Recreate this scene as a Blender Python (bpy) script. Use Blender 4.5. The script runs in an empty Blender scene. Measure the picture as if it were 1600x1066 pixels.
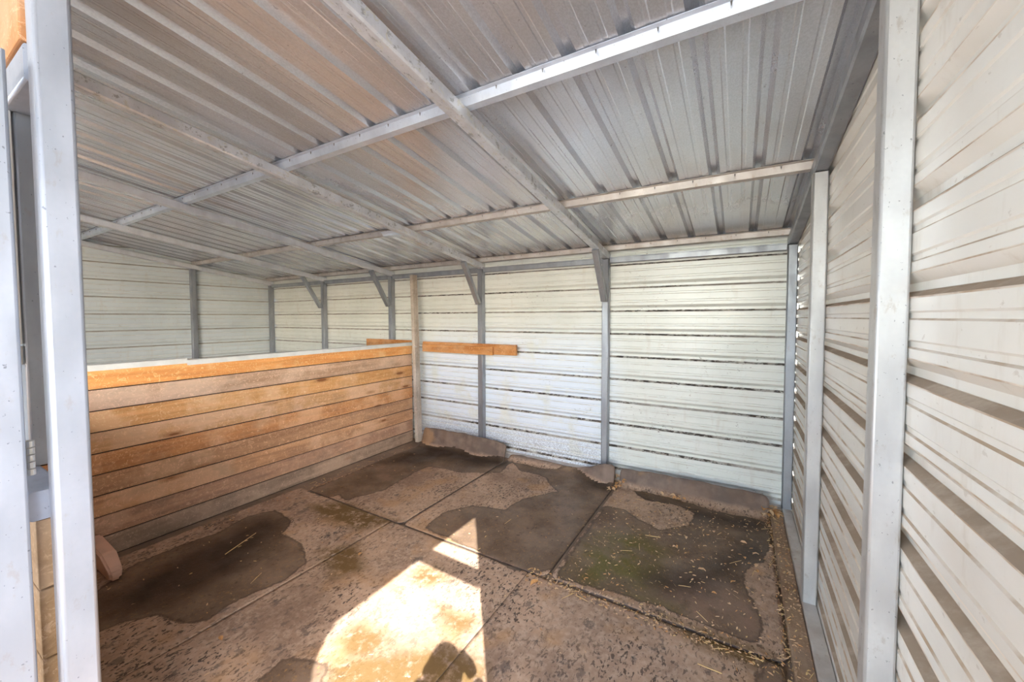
import bpy, bmesh, math, random
import numpy as np
from mathutils import Vector, Matrix
random.seed(7); np.random.seed(7)
S = bpy.context.scene
COL = S.collection
# ------------------------------------------------------------------ camera, sky, sun, exposure
CAM = Vector((-0.3549, -3.9101, 1.6367)); YAW, PIT, ROL, FPX = 0.5293, -0.0395, -0.0026, 609.63; PPY = 520.2
fw = Vector((-math.sin(YAW)*math.cos(PIT), math.cos(YAW)*math.cos(PIT), math.sin(PIT)))
rt = Vector((math.cos(YAW), math.sin(YAW), 0)); up = rt.cross(fw)
r2 = rt*math.cos(ROL)+up*math.sin(ROL); u2 = -rt*math.sin(ROL)+up*math.cos(ROL)
cd = bpy.data.cameras.new('camera'); cam = bpy.data.objects.new('camera', cd); COL.objects.link(cam)
cd.sensor_width = 36; cd.lens = 36*FPX/1600; cd.shift_y = -(533-PPY)/1600; cd.clip_start = .01; cd.clip_end = 400
m = Matrix((r2, u2, -fw)).transposed().to_4x4(); m.translation = CAM; cam.matrix_world = m
S.camera = cam
W = bpy.data.worlds.new('sky'); S.world = W; W.use_nodes = True
wn = W.node_tree.nodes; wl = W.node_tree.links; wn.clear()
so = wn.new('ShaderNodeOutputWorld'); sb = wn.new('ShaderNodeBackground'); st = wn.new('ShaderNodeTexSky')
st.sky_type = 'NISHITA'; st.sun_disc = False; st.sun_elevation = math.radians(38); st.sun_rotation = math.radians(142)
st.air_density = 1.0; st.dust_density = 1.2; st.ozone_density = .8
sb.inputs[1].default_value = 0.86
wl.new(st.outputs[0], sb.inputs[0]); wl.new(sb.outputs[0], so.inputs[0])
SUN = Vector((-.78, 1.01, -1.0)).normalized()
sl = bpy.data.lights.new('sun', 'SUN'); sl.energy = 9.5; sl.color = (1, .985, .96); sl.angle = math.radians(.35)
sun = bpy.data.objects.new('sun', sl); COL.objects.link(sun)
sun.rotation_euler = SUN.to_track_quat('-Z', 'Y').to_euler(); sun.location = (6, -9, 9)
S.view_settings.view_transform = 'Standard'; S.view_settings.look = 'None'
S.view_settings.gamma = 1; S.view_settings.use_curve_mapping = False
S.view_settings.exposure = 1.35
try:
    S.cycles.max_bounces = 10; S.cycles.diffuse_bounces = 7; S.cycles.glossy_bounces = 5
    S.cycles.sample_clamp_indirect = 12
except Exception: pass

# ------------------------------------------------------------------ pixel -> place helpers (used once, to take stain outlines off the photo)
def floor_xy(px, py, z=0.02):
    d = fw + r2*((px-800)/FPX) - u2*((py-PPY)/FPX)
    t = (z-CAM.z)/d.z; p = CAM+d*t; return (p.x, p.y)

# ------------------------------------------------------------------ helpers
def link(o): COL.objects.link(o); return o
def mesh_obj(name, bm, mats, parent=None, smooth=False):
    me = bpy.data.meshes.new(name); bm.to_mesh(me); bm.free()
    for mt in (mats if isinstance(mats, (list, tuple)) else [mats]): me.materials.append(mt)
    if smooth:
        for p in me.polygons: p.use_smooth = True
    o = link(bpy.data.objects.new(name, me))
    if parent: o.parent = parent
    return o
def tag(o, label=None, cat=None, group=None, kind=None):
    if label: o['label'] = label
    if cat: o['category'] = cat
    if group: o['group'] = group
    if kind: o['kind'] = kind
    return o
def empty(name, loc=(0, 0, 0)):
    o = link(bpy.data.objects.new(name, None)); o.location = loc; o.empty_display_size = .1; return o
def relocate(o, base):                     # put a top-level mesh's origin at its base
    b = Vector(base); o.data.transform(Matrix.Translation(-b)); o.location = b; return o
def parent_keep(o, p): o.parent = p; o.matrix_parent_inverse = Matrix.Translation(-p.location)
def bm_box(bm, lo, hi, bev=0.0, mi=0):
    v = [bm.verts.new((x, y, z)) for x in (lo[0], hi[0]) for y in (lo[1], hi[1]) for z in (lo[2], hi[2])]
    fs = [bm.faces.new([v[i] for i in f]) for f in ((0,1,3,2),(4,6,7,5),(0,4,5,1),(2,3,7,6),(0,2,6,4),(1,5,7,3))]
    for f in fs: f.material_index = mi
    if bev:
        es = list({e for f in fs for e in f.edges})
        bmesh.ops.bevel(bm, geom=es, offset=bev, segments=2, affect='EDGES', profile=.6)
    return fs
def bm_tube(bm, a, b, w, h, ref=(0, 0, 1), bev=.007, wall=None):
    """square steel tube from a to b: width w, height h along ref, rounded long edges"""
    a, b = Vector(a), Vector(b); ax = (b-a).normalized(); rf = Vector(ref)
    s = ax.cross(rf).normalized(); t = s.cross(ax).normalized()
    n = 3; prof = []
    for cx, cy, a0 in ((w/2-bev, h/2-bev, 0), (-w/2+bev, h/2-bev, 90), (-w/2+bev, -h/2+bev, 180), (w/2-bev, -h/2+bev, 270)):
        for k in range(n+1):
            an = math.radians(a0+90*k/n); prof.append((cx+bev*math.cos(an), cy+bev*math.sin(an)))
    r1 = [bm.verts.new(a+s*x+t*y) for x, y in prof]; rr = [bm.verts.new(b+s*x+t*y) for x, y in prof]
    N = len(prof)
    for i in range(N):
        f = bm.faces.new((r1[i], r1[(i+1) % N], rr[(i+1) % N], rr[i]))
        f.smooth = (i % (n+1)) < n
    bm.faces.new(r1[::-1]); bm.faces.new(rr)
def tube(name, a, b, w, h, mat, parent=None, ref=(0, 0, 1), bev=.007, base=None):
    bm = bmesh.new(); bm_tube(bm, a, b, w, h, ref, bev)
    bmesh.ops.recalc_face_normals(bm, faces=bm.faces)
    o = mesh_obj(name, bm, mat, parent)
    if base is not None: relocate(o, base)
    return o

# ------------------------------------------------------------------ materials
class N:
    def __init__(s, name):
        s.m = bpy.data.materials.new(name); s.m.use_nodes = True; s.t = s.m.node_tree; s.t.nodes.clear()
        s.out = s.t.nodes.new('ShaderNodeOutputMaterial'); s.b = s.t.nodes.new('ShaderNodeBsdfPrincipled')
        s.t.links.new(s.b.outputs[0], s.out.inputs[0])
        s.co = s.t.nodes.new('ShaderNodeNewGeometry').outputs['Position']
    def set(s, k, v):
        if hasattr(v, 'is_output') or isinstance(v, bpy.types.NodeSocket): s.t.links.new(v, s.b.inputs[k])
        else: s.b.inputs[k].default_value = v
    def obj_co(s): s.co = s.t.nodes.new('ShaderNodeTexCoord').outputs['Object']
    def map(s, sc=(1, 1, 1), loc=(0, 0, 0), rot=(0, 0, 0)):
        n = s.t.nodes.new('ShaderNodeMapping'); n.inputs['Scale'].default_value = sc
        n.inputs['Location'].default_value = loc; n.inputs['Rotation'].default_value = rot
        s.t.links.new(s.co, n.inputs[0]); return n.outputs[0]
    def noise(s, scale, sc=(1, 1, 1), detail=4, rough=.55, loc=(0, 0, 0), dist=0):
        n = s.t.nodes.new('ShaderNodeTexNoise'); n.inputs['Scale'].default_value = scale
        n.inputs['Detail'].default_value = detail; n.inputs['Roughness'].default_value = rough; n.inputs['Distortion'].default_value = dist
        s.t.links.new(s.map(sc, loc), n.inputs['Vector']); return n.outputs['Fac']
    def vor(s, scale, sc=(1, 1, 1), loc=(0, 0, 0), out='Distance'):
        n = s.t.nodes.new('ShaderNodeTexVoronoi'); n.inputs['Scale'].default_value = scale
        s.t.links.new(s.map(sc, loc), n.inputs['Vector']); return n.outputs[out]
    def rng(s, v, a, b, c=0., d=1.):
        n = s.t.nodes.new('ShaderNodeMapRange'); n.inputs[1].default_value = a; n.inputs[2].default_value = b
        n.inputs[3].default_value = c; n.inputs[4].default_value = d; n.interpolation_type = 'SMOOTHSTEP'
        s.t.links.new(v, n.inputs[0]); return n.outputs[0]
    def math(s, op, a, b=0.):
        n = s.t.nodes.new('ShaderNodeMath'); n.operation = op
        for i, v in enumerate((a, b)):
            if isinstance(v, (int, float)): n.inputs[i].default_value = v
            else: s.t.links.new(v, n.inputs[i])
        return n.outputs[0]
    def mix(s, f, a, b):
        n = s.t.nodes.new('ShaderNodeMix'); n.data_type = 'RGBA'
        for i, v in ((0, f), (6, a), (7, b)):
            if isinstance(v, (int, float)): n.inputs[i].default_value = v
            elif isinstance(v, tuple): n.inputs[i].default_value = (*v, 1)
            else: s.t.links.new(v, n.inputs[i])
        return n.outputs[2]
    def attr(s, name):
        n = s.t.nodes.new('ShaderNodeAttribute'); n.attribute_name = name; return n.outputs['Fac']
    def sep(s):
        n = s.t.nodes.new('ShaderNodeSeparateXYZ'); s.t.links.new(s.co, n.inputs[0]); return n.outputs
    def bump(s, h, st=.3, d=.01):
        n = s.t.nodes.new('ShaderNodeBump'); n.inputs['Strength'].default_value = st; n.inputs['Distance'].default_value = d
        s.t.links.new(h, n.inputs['Height']); s.t.links.new(n.outputs[0], s.b.inputs['Normal'])

def steel(name, base, dark, metal=.75, rough=.38, grime=.3, crust=0., dirt=(.30, .22, .15)):
    n = N(name)
    c = n.mix(n.rng(n.noise(9, (1, 1, .35)), .35, .7), base, dark)
    sp = n.vor(70); c = n.mix(n.rng(sp, .1, .9, 0, .18), c, dark)
    g = n.math('MULTIPLY', n.rng(n.noise(26, (1, 1, .5), 6, .7), .58, .70), grime); c = n.mix(g, c, dirt)
    sp2 = n.rng(n.noise(110, (1, 1, .8), 2), .70, .74, 0, .7); c = n.mix(sp2, c, tuple(x*.35 for x in dark))
    r = n.rng(n.noise(14, (1, 1, .4)), .3, .7, rough-.08, rough+.14)
    mt = metal
    if crust:
        k = n.math('MULTIPLY', n.rng(n.noise(44, (1, .4, .5), 6, .75, dist=1.0), .56, .62), crust)
        c = n.mix(k, c, (.62, .60, .52)); k2 = n.math('MULTIPLY', n.rng(n.noise(40, (1, .4, .5), 6, .75, loc=(5, 3, 1)), .56, .62), crust)
        c = n.mix(n.math('MULTIPLY', k2, .7), c, (.20, .20, .19)); mt = n.math('SUBTRACT', metal, n.math('MULTIPLY', k, .5))
    n.set('Base Color', c); n.set('Metallic', mt); n.set('Roughness', r)
    n.bump(n.noise(60, (1, 1, .2)), .06, .002)
    return n.m
M_POST = steel('galvanised_post', (.40, .42, .45), (.31, .325, .355), .65, .42, .2)
M_PBRT = steel('galvanised_bright', (.43, .45, .51), (.36, .385, .44), .45, .36, .25)
M_RWP = steel('galvanised_right', (.60, .59, .57), (.49, .48, .47), .4, .42, .35)
M_RAFT = steel('galvanised_rafter', (.80, .82, .86), (.68, .69, .72), .45, .36, .06, .0)
M_RCRUST = steel('galvanised_crusted', (.76, .78, .82), (.60, .61, .64), .45, .36, .08, .85)
M_PURL = steel('galvanised_purlin', (.74, .80, .88), (.62, .67, .75), .5, .36, .1)
M_PURD = steel('galvanised_purlin_dusty', (.62, .58, .54), (.50, .45, .41), .4, .5, .7, 0, (.42, .29, .20))

def ceiling_mat():
    n = N('galvalume_roof')
    sp = n.noise(160, (1, .6, 1), 3, .6); c = n.mix(n.rng(sp, .35, .65), (.78, .80, .85), (.68, .70, .74))
    bl = n.noise(2.2, (1, .6, 1), 4); c = n.mix(n.rng(bl, .45, .72, 0, .5), c, (.60, .56, .53))
    dt = n.rng(n.noise(45, (1, 1, 1), 2), .72, .75, 0, .5); c = n.mix(dt, c, (.22, .20, .18))
    y = n.sep()[1]; rust = n.rng(y, -.42, -.02); c = n.mix(n.math('MULTIPLY', rust, n.rng(n.noise(12), .3, .7, .1, .6)), c, (.36, .27, .20))
    n.set('Base Color', c); n.set('Metallic', .70); n.set('Roughness', .26); 
    return n.m
M_ROOF = ceiling_mat()
def wall_mat(name, base, alt, chalk=False, mud=0., streak=.35):
    n = N(name); X = n.sep()
    c = n.mix(n.rng(n.noise(1.6, (1, 1, 1), 4), .35, .7), base, alt)
    c = n.mix(n.rng(n.noise(5, (2.2, 2.2, .5), 6, .65), .55, .75, 0, streak), c, (.58, .50, .40))
    c = n.mix(n.rng(n.noise(40, (.6, .6, 1), 3), .67, .72, 0, .30), c, (.42, .34, .26))
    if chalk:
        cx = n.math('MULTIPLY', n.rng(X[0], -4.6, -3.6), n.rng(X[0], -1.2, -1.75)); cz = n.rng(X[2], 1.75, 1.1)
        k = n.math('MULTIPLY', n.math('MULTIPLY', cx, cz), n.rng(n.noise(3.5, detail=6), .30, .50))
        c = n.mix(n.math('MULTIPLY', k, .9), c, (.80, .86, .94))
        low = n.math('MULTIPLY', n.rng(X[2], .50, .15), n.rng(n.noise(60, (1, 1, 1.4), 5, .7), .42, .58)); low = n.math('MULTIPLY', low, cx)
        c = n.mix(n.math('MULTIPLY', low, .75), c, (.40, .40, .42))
        sm = n.rng(n.noise(16, (1, 1, 1), 7, .75, dist=1.2), .62, .68); sm = n.math('MULTIPLY', sm, n.rng(n.noise(1.7, loc=(4, 0, 2)), .48, .62))
        c = n.mix(n.math('MULTIPLY', sm, .6), c, (.36, .27, .19))
    if mud:
        md = n.rng(n.noise(26, (.9, 1, 2.2), 6, .7), .60, .66); md = n.math('MULTIPLY', md, n.rng(n.noise(2.4, (1, 1, 1), 2, loc=(1, 7, 3)), .52, .66))
        c = n.mix(n.math('MULTIPLY', md, mud), c, (.16, .12, .09))
    n.set('Base Color', c); n.set('Roughness', .27); n.set('Specular IOR Level', .6)
    n.bump(n.noise(3, (1, 1, 5), 3), .12, .01)
    return n.m
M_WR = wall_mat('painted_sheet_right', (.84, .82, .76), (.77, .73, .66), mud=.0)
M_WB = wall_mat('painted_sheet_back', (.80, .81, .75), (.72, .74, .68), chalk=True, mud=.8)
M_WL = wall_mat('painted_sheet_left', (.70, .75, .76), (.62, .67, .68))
def ledge_mat(name, dust, clean, lo, hi, broken=False):
    n = N(name)
    k = n.rng(n.noise(9 if broken else 5, (1, 1, 1), 6, .7), lo, hi)
    c = n.mix(k, clean, dust)
    if broken:
        X = n.sep()
        b = n.rng(n.noise(24, (.7, 1, 1), 6, .8), .47, .54)
        reg = n.math('MULTIPLY', n.rng(n.noise(1.3, (1, 1, 2.5), 2, loc=(3, 1, 9)), .38, .55), n.rng(X[0], -4.6, -3.9))
        c = n.mix(n.math('MULTIPLY', b, reg), c, (.045, .032, .024))
    n.set('Base Color', c); n.set('Roughness', .8); return n.m
M_LR = ledge_mat('dusty_ledge', (.33, .25, .18), (.48, .39, .30), .30, .55)
M_LB = ledge_mat('muddy_ledge', (.34, .30, .26), (.52, .50, .45), .35, .6, True)
M_LL = ledge_mat('left_ledge', (.36, .34, .30), (.46, .45, .41), .35, .6)
def crease_mat(name, a, b):
    n = N(name); n.set('Base Color', n.mix(n.rng(n.noise(7, detail=5), .4, .62), a, b)); n.set('Roughness', .5); return n.m
M_CR = crease_mat('dusty_crease', (.70, .62, .52), (.46, .34, .23))
M_CB = crease_mat('back_crease', (.74, .74, .69), (.56, .52, .45))

def wood_mat(name, base, dark, pale, grey=.3, knots=True, axis=1, seed=0.):
    """pine board; grain runs along the given world axis"""
    n = N(name); n.obj_co()
    s1 = [9, 9, 9]; s1[axis] = .55; s2 = [60, 60, 60]; s2[axis] = 1.6; off = (seed, seed*1.7, seed*.6)
    g = n.noise(1.6, tuple(s1), 5, .6, off, 1.4); c = n.mix(n.rng(g, .35, .66), base, dark)
    f = n.noise(1, tuple(s2), 3, .6, off); c = n.mix(n.rng(f, .45, .72, 0, .45), c, dark)
    w = n.noise(2.6, (1, 1, 1), 5, .6, off); c = n.mix(n.rng(w, .44, .62, 0, .70), c, pale)
    sc = n.noise(24, (1, 1, 1), 6, .8, off, 2.5); c = n.mix(n.rng(sc, .55, .59, 0, .62), c, tuple(min(1, x*1.25) for x in pale))
    gr = n.noise(3.4, (1, 1, 2), 5, .65, (off[0]+3, off[1], 1)); c = n.mix(n.rng(gr, .5, .68, 0, grey), c, (.23, .165, .12))
    if knots:
        k1 = [6.5, 6.5, 6.5]; k1[axis] = 1.7; k1[1 if axis == 0 else 0] = .01
        kd = n.vor(1, (k1[0], k1[1], k1[2]), off); c = n.mix(n.rng(kd, .105, .085, 0, .9), c, (.16, .06, .022))
        c = n.mix(n.math('MULTIPLY', n.rng(kd, .20, .10), .5), c, (.40, .15, .05))
    n.set('Base Color', c); n.set('Roughness', .62); n.set('Specular IOR Level', .3)
    n.bump(f, .18, .004); return n.m
WOOD = []
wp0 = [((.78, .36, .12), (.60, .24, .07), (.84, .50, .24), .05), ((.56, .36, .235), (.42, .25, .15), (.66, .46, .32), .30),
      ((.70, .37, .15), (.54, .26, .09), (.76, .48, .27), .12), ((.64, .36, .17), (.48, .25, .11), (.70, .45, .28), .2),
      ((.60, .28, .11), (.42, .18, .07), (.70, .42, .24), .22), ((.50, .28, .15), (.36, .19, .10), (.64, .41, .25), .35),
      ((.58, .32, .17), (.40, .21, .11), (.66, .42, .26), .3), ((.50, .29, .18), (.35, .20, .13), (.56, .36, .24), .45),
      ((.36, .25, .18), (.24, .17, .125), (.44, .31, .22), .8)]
paler = lambda c: tuple(min(.95, x*1.22) for x in c)  # raises every pine tone by one even factor
wp = [(paler(a), paler(b), paler(c), g*.8) for a, b, c, g in wp0]
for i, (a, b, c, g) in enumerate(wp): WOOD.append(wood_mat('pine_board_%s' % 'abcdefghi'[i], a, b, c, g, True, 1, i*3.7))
M_WX = wood_mat('pine_board_cross', (.62, .27, .08), (.44, .17, .05), (.64, .36, .18), .3, True, 0, 2)
M_WX2 = wood_mat('pine_board_front', (.38, .23, .115), (.27, .155, .07), (.46, .31, .19), .3, True, 0, 8)
M_WUP = wood_mat('pine_board_upper', (.46, .20, .075), (.36, .15, .055), (.52, .32, .20), .1, False, 0, 5)
M_SILL = wood_mat('sill_board', (.31, .20, .12), (.22, .13, .075), (.42, .29, .19), .6, False, 1, 9)
M_WPOST = wood_mat('weathered_post', (.56, .47, .38), (.42, .35, .28), (.64, .56, .48), .3, False, 2, 4)
def plain(name, c, r=.5, metal=0.):
    n = N(name); n.set('Base Color', n.mix(n.rng(n.noise(12, detail=5), .4, .7, 0, .35), c, tuple(x*.72 for x in c)))
    n.set('Roughness', r); n.set('Metallic', metal); return n.m
M_TRIM = plain('white_trim', (.80, .80, .76), .4); M_SCREW = plain('screw', (.20, .19, .18), .45, .6)
M_BOLT = plain('bolt', (.62, .60, .56), .35, .8); M_GAP = plain('dark_gap', (.05, .04, .03), .9)

def mat_rubber():
    n = N('dirty_rubber_mat'); wet = n.attr('wet'); gold = n.attr('gold'); olive = n.attr('olive'); dark = n.attr('dark')
    low = n.noise(2.3, detail=5, rough=.6); fine = n.noise(34, detail=6, rough=.65)
    c = n.mix(n.rng(low, .35, .65), (.47, .315, .215), (.30, .20, .14))
    c = n.mix(n.rng(fine, .42, .66, 0, .6), c, (.54, .395, .29))
    # rubber showing through the dried mud as elongated flecks
    fl = n.noise(62, (1, .55, 1), 3, .6, (2, 5, 0), .6); fk = n.rng(fl, .555, .60)
    fl2 = n.noise(13, (1, .8, 1), 5, .7, (8, 1, 0)); fk2 = n.rng(fl2, .57, .64)
    dens = n.math('MULTIPLY', n.math('SUBTRACT', 1., n.math('MULTIPLY', n.attr('rolled'), .85)), n.rng(n.noise(1.5, detail=3, loc=(3, 3, 0)), .38, .60, .25, .85))
    c = n.mix(n.math('MULTIPLY', fk, dens), c, (.042, .033, .028))
    c = n.mix(n.math('MULTIPLY', fk2, .62), c, (.09, .075, .068))
    c = n.mix(n.attr('rolled'), c, n.mix(n.rng(n.noise(6, detail=5), .4, .65), (.15, .112, .092), (.24, .175, .14)))
    big = n.noise(1.1, detail=6, rough=.65, loc=(11, 4, 0)); c = n.mix(n.rng(big, .50, .66, 0, .55), c, (.20, .125, .085))
    og = n.noise(2.8, detail=5, loc=(1, 14, 0)); c = n.mix(n.rng(og, .54, .68, 0, .5), c, (.46, .26, .12))
    g = n.math('MULTIPLY', gold, n.rng(n.noise(18, detail=6, rough=.7), .30, .52)); c = n.mix(n.math('MULTIPLY', g, .95), c, (.15, .088, .030))
    wn_ = n.math('ADD', wet, n.math('MULTIPLY', n.math('SUBTRACT', n.noise(9, detail=6, rough=.7), .5), .9)); wk = n.rng(wn_, .42, .56)
    wc = n.mix(n.rng(n.noise(4, detail=6, rough=.65), .35, .62), (.215, .145, .098), (.140, .092, .060))
    wc = n.mix(n.math('MULTIPLY', olive, n.rng(n.noise(6, detail=5), .35, .6, .3, 1.)), wc, (.135, .112, .030))
    wc = n.mix(n.rng(n.noise(70, (1, .6, 1), 4, .7), .57, .66, 0, .65), wc, (.34, .19, .07))
    wc = n.mix(n.rng(n.noise(26, detail=6, rough=.75, loc=(4, 4, 0)), .58, .66, 0, .6), wc, (.045, .028, .018))
    wc = n.mix(n.math('MULTIPLY', n.attr('pink'), n.rng(n.noise(14, detail=6), .32, .5)), wc, (.26, .165, .115))
    wc = n.mix(n.math('MULTIPLY', dark, .8), wc, (.022, .015, .012))
    rim = n.math('MULTIPLY', n.rng(wn_, .40, .50), n.rng(wn_, .66, .54)); c = n.mix(wk, c, wc); c = n.mix(n.math('MULTIPLY', rim, .55), c, (.06, .040, .028))
    n.set('Base Color', c); n.set('Roughness', n.mix(wk, (.85,)*3, n.mix(n.rng(n.noise(3), .4, .6), (.42,)*3, (.68,)*3)))
    n.set('Specular IOR Level', .22)
    n.bump(n.math('ADD', fine, n.math('MULTIPLY', fk, -.5)), .35, .004); return n.m
M_MAT = mat_rubber()
def mat_side():
    n = N('rubber_edge'); c = n.mix(n.rng(n.noise(14, detail=5), .4, .65), (.10, .075, .062), (.19, .135, .105))
    n.set('Base Color', c); n.set('Roughness', .8); n.bump(n.noise(50), .3, .003); return n.m
M_MATS = mat_side()
def dirt():
    n = N('packed_dirt'); c = n.mix(n.rng(n.noise(3, detail=8, rough=.7), .35, .65), (.30, .21, .14), (.20, .14, .10)); n.set('Base Color', c); n.set('Roughness', .95)
    n.bump(n.noise(20, detail=8), .5, .02); return n.m
M_DIRT = dirt()
def outside():
    n = N('sandy_grass'); c = n.mix(n.rng(n.noise(.6, detail=8, rough=.7), .4, .6), (.37, .37, .36), (.30, .31, .29)); n.set('Base Color', c); n.set('Roughness', .95); return n.m
M_OUT = outside()
M_STRAW = plain('straw', (.62, .42, .18), .7); M_LEAF = plain('dry_leaf', (.55, .28, .10), .65); M_CHIP = plain('wood_shaving', (.66, .44, .25), .7)

# ------------------------------------------------------------------ ribbed sheet metal
RIB, R0 = .2286, .115
def profile(lo, hi, off, dep=.022, mn=.0045, flip=False):
    """(u, depth, material of the span that follows) along the ribs' cross direction"""
    pts = [(lo, 0., 0)]
    k = math.floor((lo-off)/RIB)-1
    while off+k*RIB < hi+.1:
        c = off+k*RIB
        seg = [(c-.031, 0, 0), (c-.015, dep, 0), (c+.012, dep, 0), (c+.032, 0, 0)] if flip else [(c-.031, 0, 2), (c-.027, 0, 1), (c-.013, dep, 1), (c-.010, dep, 0), (c+.012, dep, 0), (c+.036, 0, 2), (c+.0395, 0, 0)]
        for mC in (c+.0762, c+.1524): seg += [(mC-.012, 0, 2), (mC-.007, mn, 0), (mC+.007, mn, 0), (mC+.012, 0, 0)]
        for s in seg:
            if lo < s[0] < hi: pts.append(s)
        k += 1
    pts.append((hi, 0., 0)); return pts
ROOF0, SL, YB = 2.323, .1506, -4.24
def roof_z(y): return ROOF0 + SL*min(-y, -YB)
def wall_sheet(name, plane, mats, pos, y0=None, y1=None, x0=None, x1=None, z0=.03, ztop=2.9, sign=1):
    """plane 'x': wall at x=pos, runs along y; plane 'y': wall at y=pos, runs along x. ribs run horizontally, recessed outwards"""
    bm = bmesh.new(); P = profile(z0, ztop, R0); th = .0012
    zc = roof_z(0)
    if plane == 'x':
        for i in range(len(P)-1):
            if P[i][0] < zc < P[i+1][0]:
                t = (zc-P[i][0])/(P[i+1][0]-P[i][0]); P.insert(i+1, (zc, P[i][1]*(1-t)+P[i+1][1]*t, P[i][2])); break
    rows = []
    for layer in (0, 1):
        row = []
        for z, w, mi in P:
            d = (w+layer*th)*sign
            if plane == 'x':
                ys = y0
                if z > roof_z(y0): ys = -(z-.004-ROOF0)/SL
                row.append((bm.verts.new((pos+d, ys, z)), bm.verts.new((pos+d, y1, z))))
            else: row.append((bm.verts.new((x0, pos+d, z)), bm.verts.new((x1, pos+d, z))))
        rows.append(row)
    for layer, row in enumerate(rows):
        for i in range(len(row)-1):
            a, b = row[i], row[i+1]
            f = bm.faces.new((a[0], a[1], b[1], b[0])); f.material_index = P[i][2]
    for e in (0, 1):
        for i in range(len(P)-1): bm.faces.new((rows[0][i][e], rows[0][i+1][e], rows[1][i+1][e], rows[1][i][e]))
    bmesh.ops.recalc_face_normals(bm, faces=bm.faces)
    o = mesh_obj(name, bm, mats); tag(o, kind='structure'); return o
D = 1.524; PW = .068; XL = -5*D
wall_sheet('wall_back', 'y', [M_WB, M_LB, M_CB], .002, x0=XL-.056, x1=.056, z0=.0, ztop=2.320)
wall_sheet('wall_right', 'x', [M_WR, M_LR, M_CR], .036, y0=.0, y1=-4.17, z0=.0, ztop=2.966)
wall_sheet('wall_left', 'x', [M_WL, M_LL, M_CB], XL-.036, y0=.0, y1=-6.5, z0=.0, ztop=2.962, sign=-1)
wall_sheet('wall_front_blocker', 'y', [M_WL, M_LL, M_CB], -6.52, x0=XL-.03, x1=-3.3, z0=.0, ztop=2.955, sign=-1)  # unseen wall, added to cut the daylight reaching the left wall
bm = bmesh.new(); bm_box(bm, (XL-.06, .072, 2.25), (.06, .078, 2.38)); tag(mesh_obj('daylight_stop_1', bm, M_GAP), kind='structure')  # added outside the eave to stop daylight leaking through the rib ends
bm = bmesh.new(); bm_box(bm, (.041, .027, 0), (.064, .031, 2.30)); bm_box(bm, (.0602, .005, 0), (.064, .0265, 2.30)); tag(mesh_obj('daylight_stop_2', bm, M_GAP), kind='structure')  # added outside the corner to narrow the daylight leaking past the ribs
o = wall_sheet('wall_right_front', 'x', [M_WR, M_LR, M_CR], .036, y0=-5.55, y1=-6.5, z0=.0, ztop=2.955)
# ceiling: ribs run down the slope
bm = bmesh.new(); P = profile(XL-.10, .10, -.05+RIB, .029, .0016, True); rows = []
for layer in (0, 1):
    row = []
    for x, w, mi in P:
        d = w+layer*.0012
        row.append([bm.verts.new((x, y, roof_z(y)+d)) for y in (.07, YB, -6.62)])
    rows.append(row)
for row in rows:
    for i in range(len(row)-1):
        for j in (0, 1): bm.faces.new((row[i][j], row[i][j+1], row[i+1][j+1], row[i+1][j]))
for e in (0, 2):
    for i in range(len(P)-1): bm.faces.new((rows[0][i][e], rows[0][i+1][e], rows[1][i+1][e], rows[1][i][e]))
bmesh.ops.recalc_face_normals(bm, faces=bm.faces)
tag(mesh_obj('ceiling', bm, M_ROOF), kind='structure')
# floor and ground
bm = bmesh.new(); bm_box(bm, (XL-.03, -6.6, -.12), (.033, .0, 0)); tag(mesh_obj('floor', bm, M_DIRT), kind='structure')
bm = bmesh.new(); bm_box(bm, (-60, -60, -.22), (60, 60, -.122)); tag(mesh_obj('ground', bm, M_OUT), kind='structure')

# ------------------------------------------------------------------ frame
def beam_z(y): return 2.243 + SL*min(-y, -YB)          # centre line of the rafters
def post(x, y, ztop, label, mat=M_POST, z0=.06, group=None, cat='post'):
    o = tube('steel_post', (x, y, z0), (x, y, ztop), PW, PW, mat, ref=(0, 1, 0), base=(x, y, z0))
    return tag(o, label, cat, group)
bl = ['steel corner post where the back wall meets the right wall',
      'steel post at the back wall above the gap between the two right floor mats',
      'steel post at the back wall crossed by the wooden cross board',
      'steel back wall post with a brace, first one left of the wooden partition',
      'steel back wall post with a brace, second one left of the wooden partition',
      'thin steel corner post where the back wall meets the left wall']
for i in range(6): post(-D*i, -.036, beam_z(0)-.031, bl[i])
post(0, -1.256, beam_z(-1.256)-.034, 'pale steel post in the middle of the right wall, standing on the base rail', M_RWP)
post(0, -2.445, beam_z(-2.445)-.034, 'wide pale steel post nearest the camera on the right wall', M_RWP)
post(0, -4.14, beam_z(-4.14)-.034, 'steel post at the front end of the right wall')
post(0, -5.58, 2.852, 'steel post at the far side of the open bay in front')
post(0, -6.45, 2.852, 'steel post at the front right corner of the roof')
post(XL, -1.19, beam_z(-1.19)-.034, 'steel post in the middle of the left wall, seen above the partition')
for y, s in ((-2.45, 'second'), (-3.66, 'third'), (-5.1, 'fourth')): post(XL, y, beam_z(y)-.034, 'steel post on the left wall, %s from the back corner' % s)
post(XL, -6.45, 2.852, 'steel post at the front left corner of the roof')
rl = ['dark steel rafter running up along the top of the right wall', 'heavy steel rafter with flaking dark and white patches on its underside',
      'steel rafter with yellowish crust, second from the right wall', 'plain steel rafter, third from the right wall',
      'plain steel rafter, fourth from the right wall', 'steel rafter running along the top of the left wall']
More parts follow.
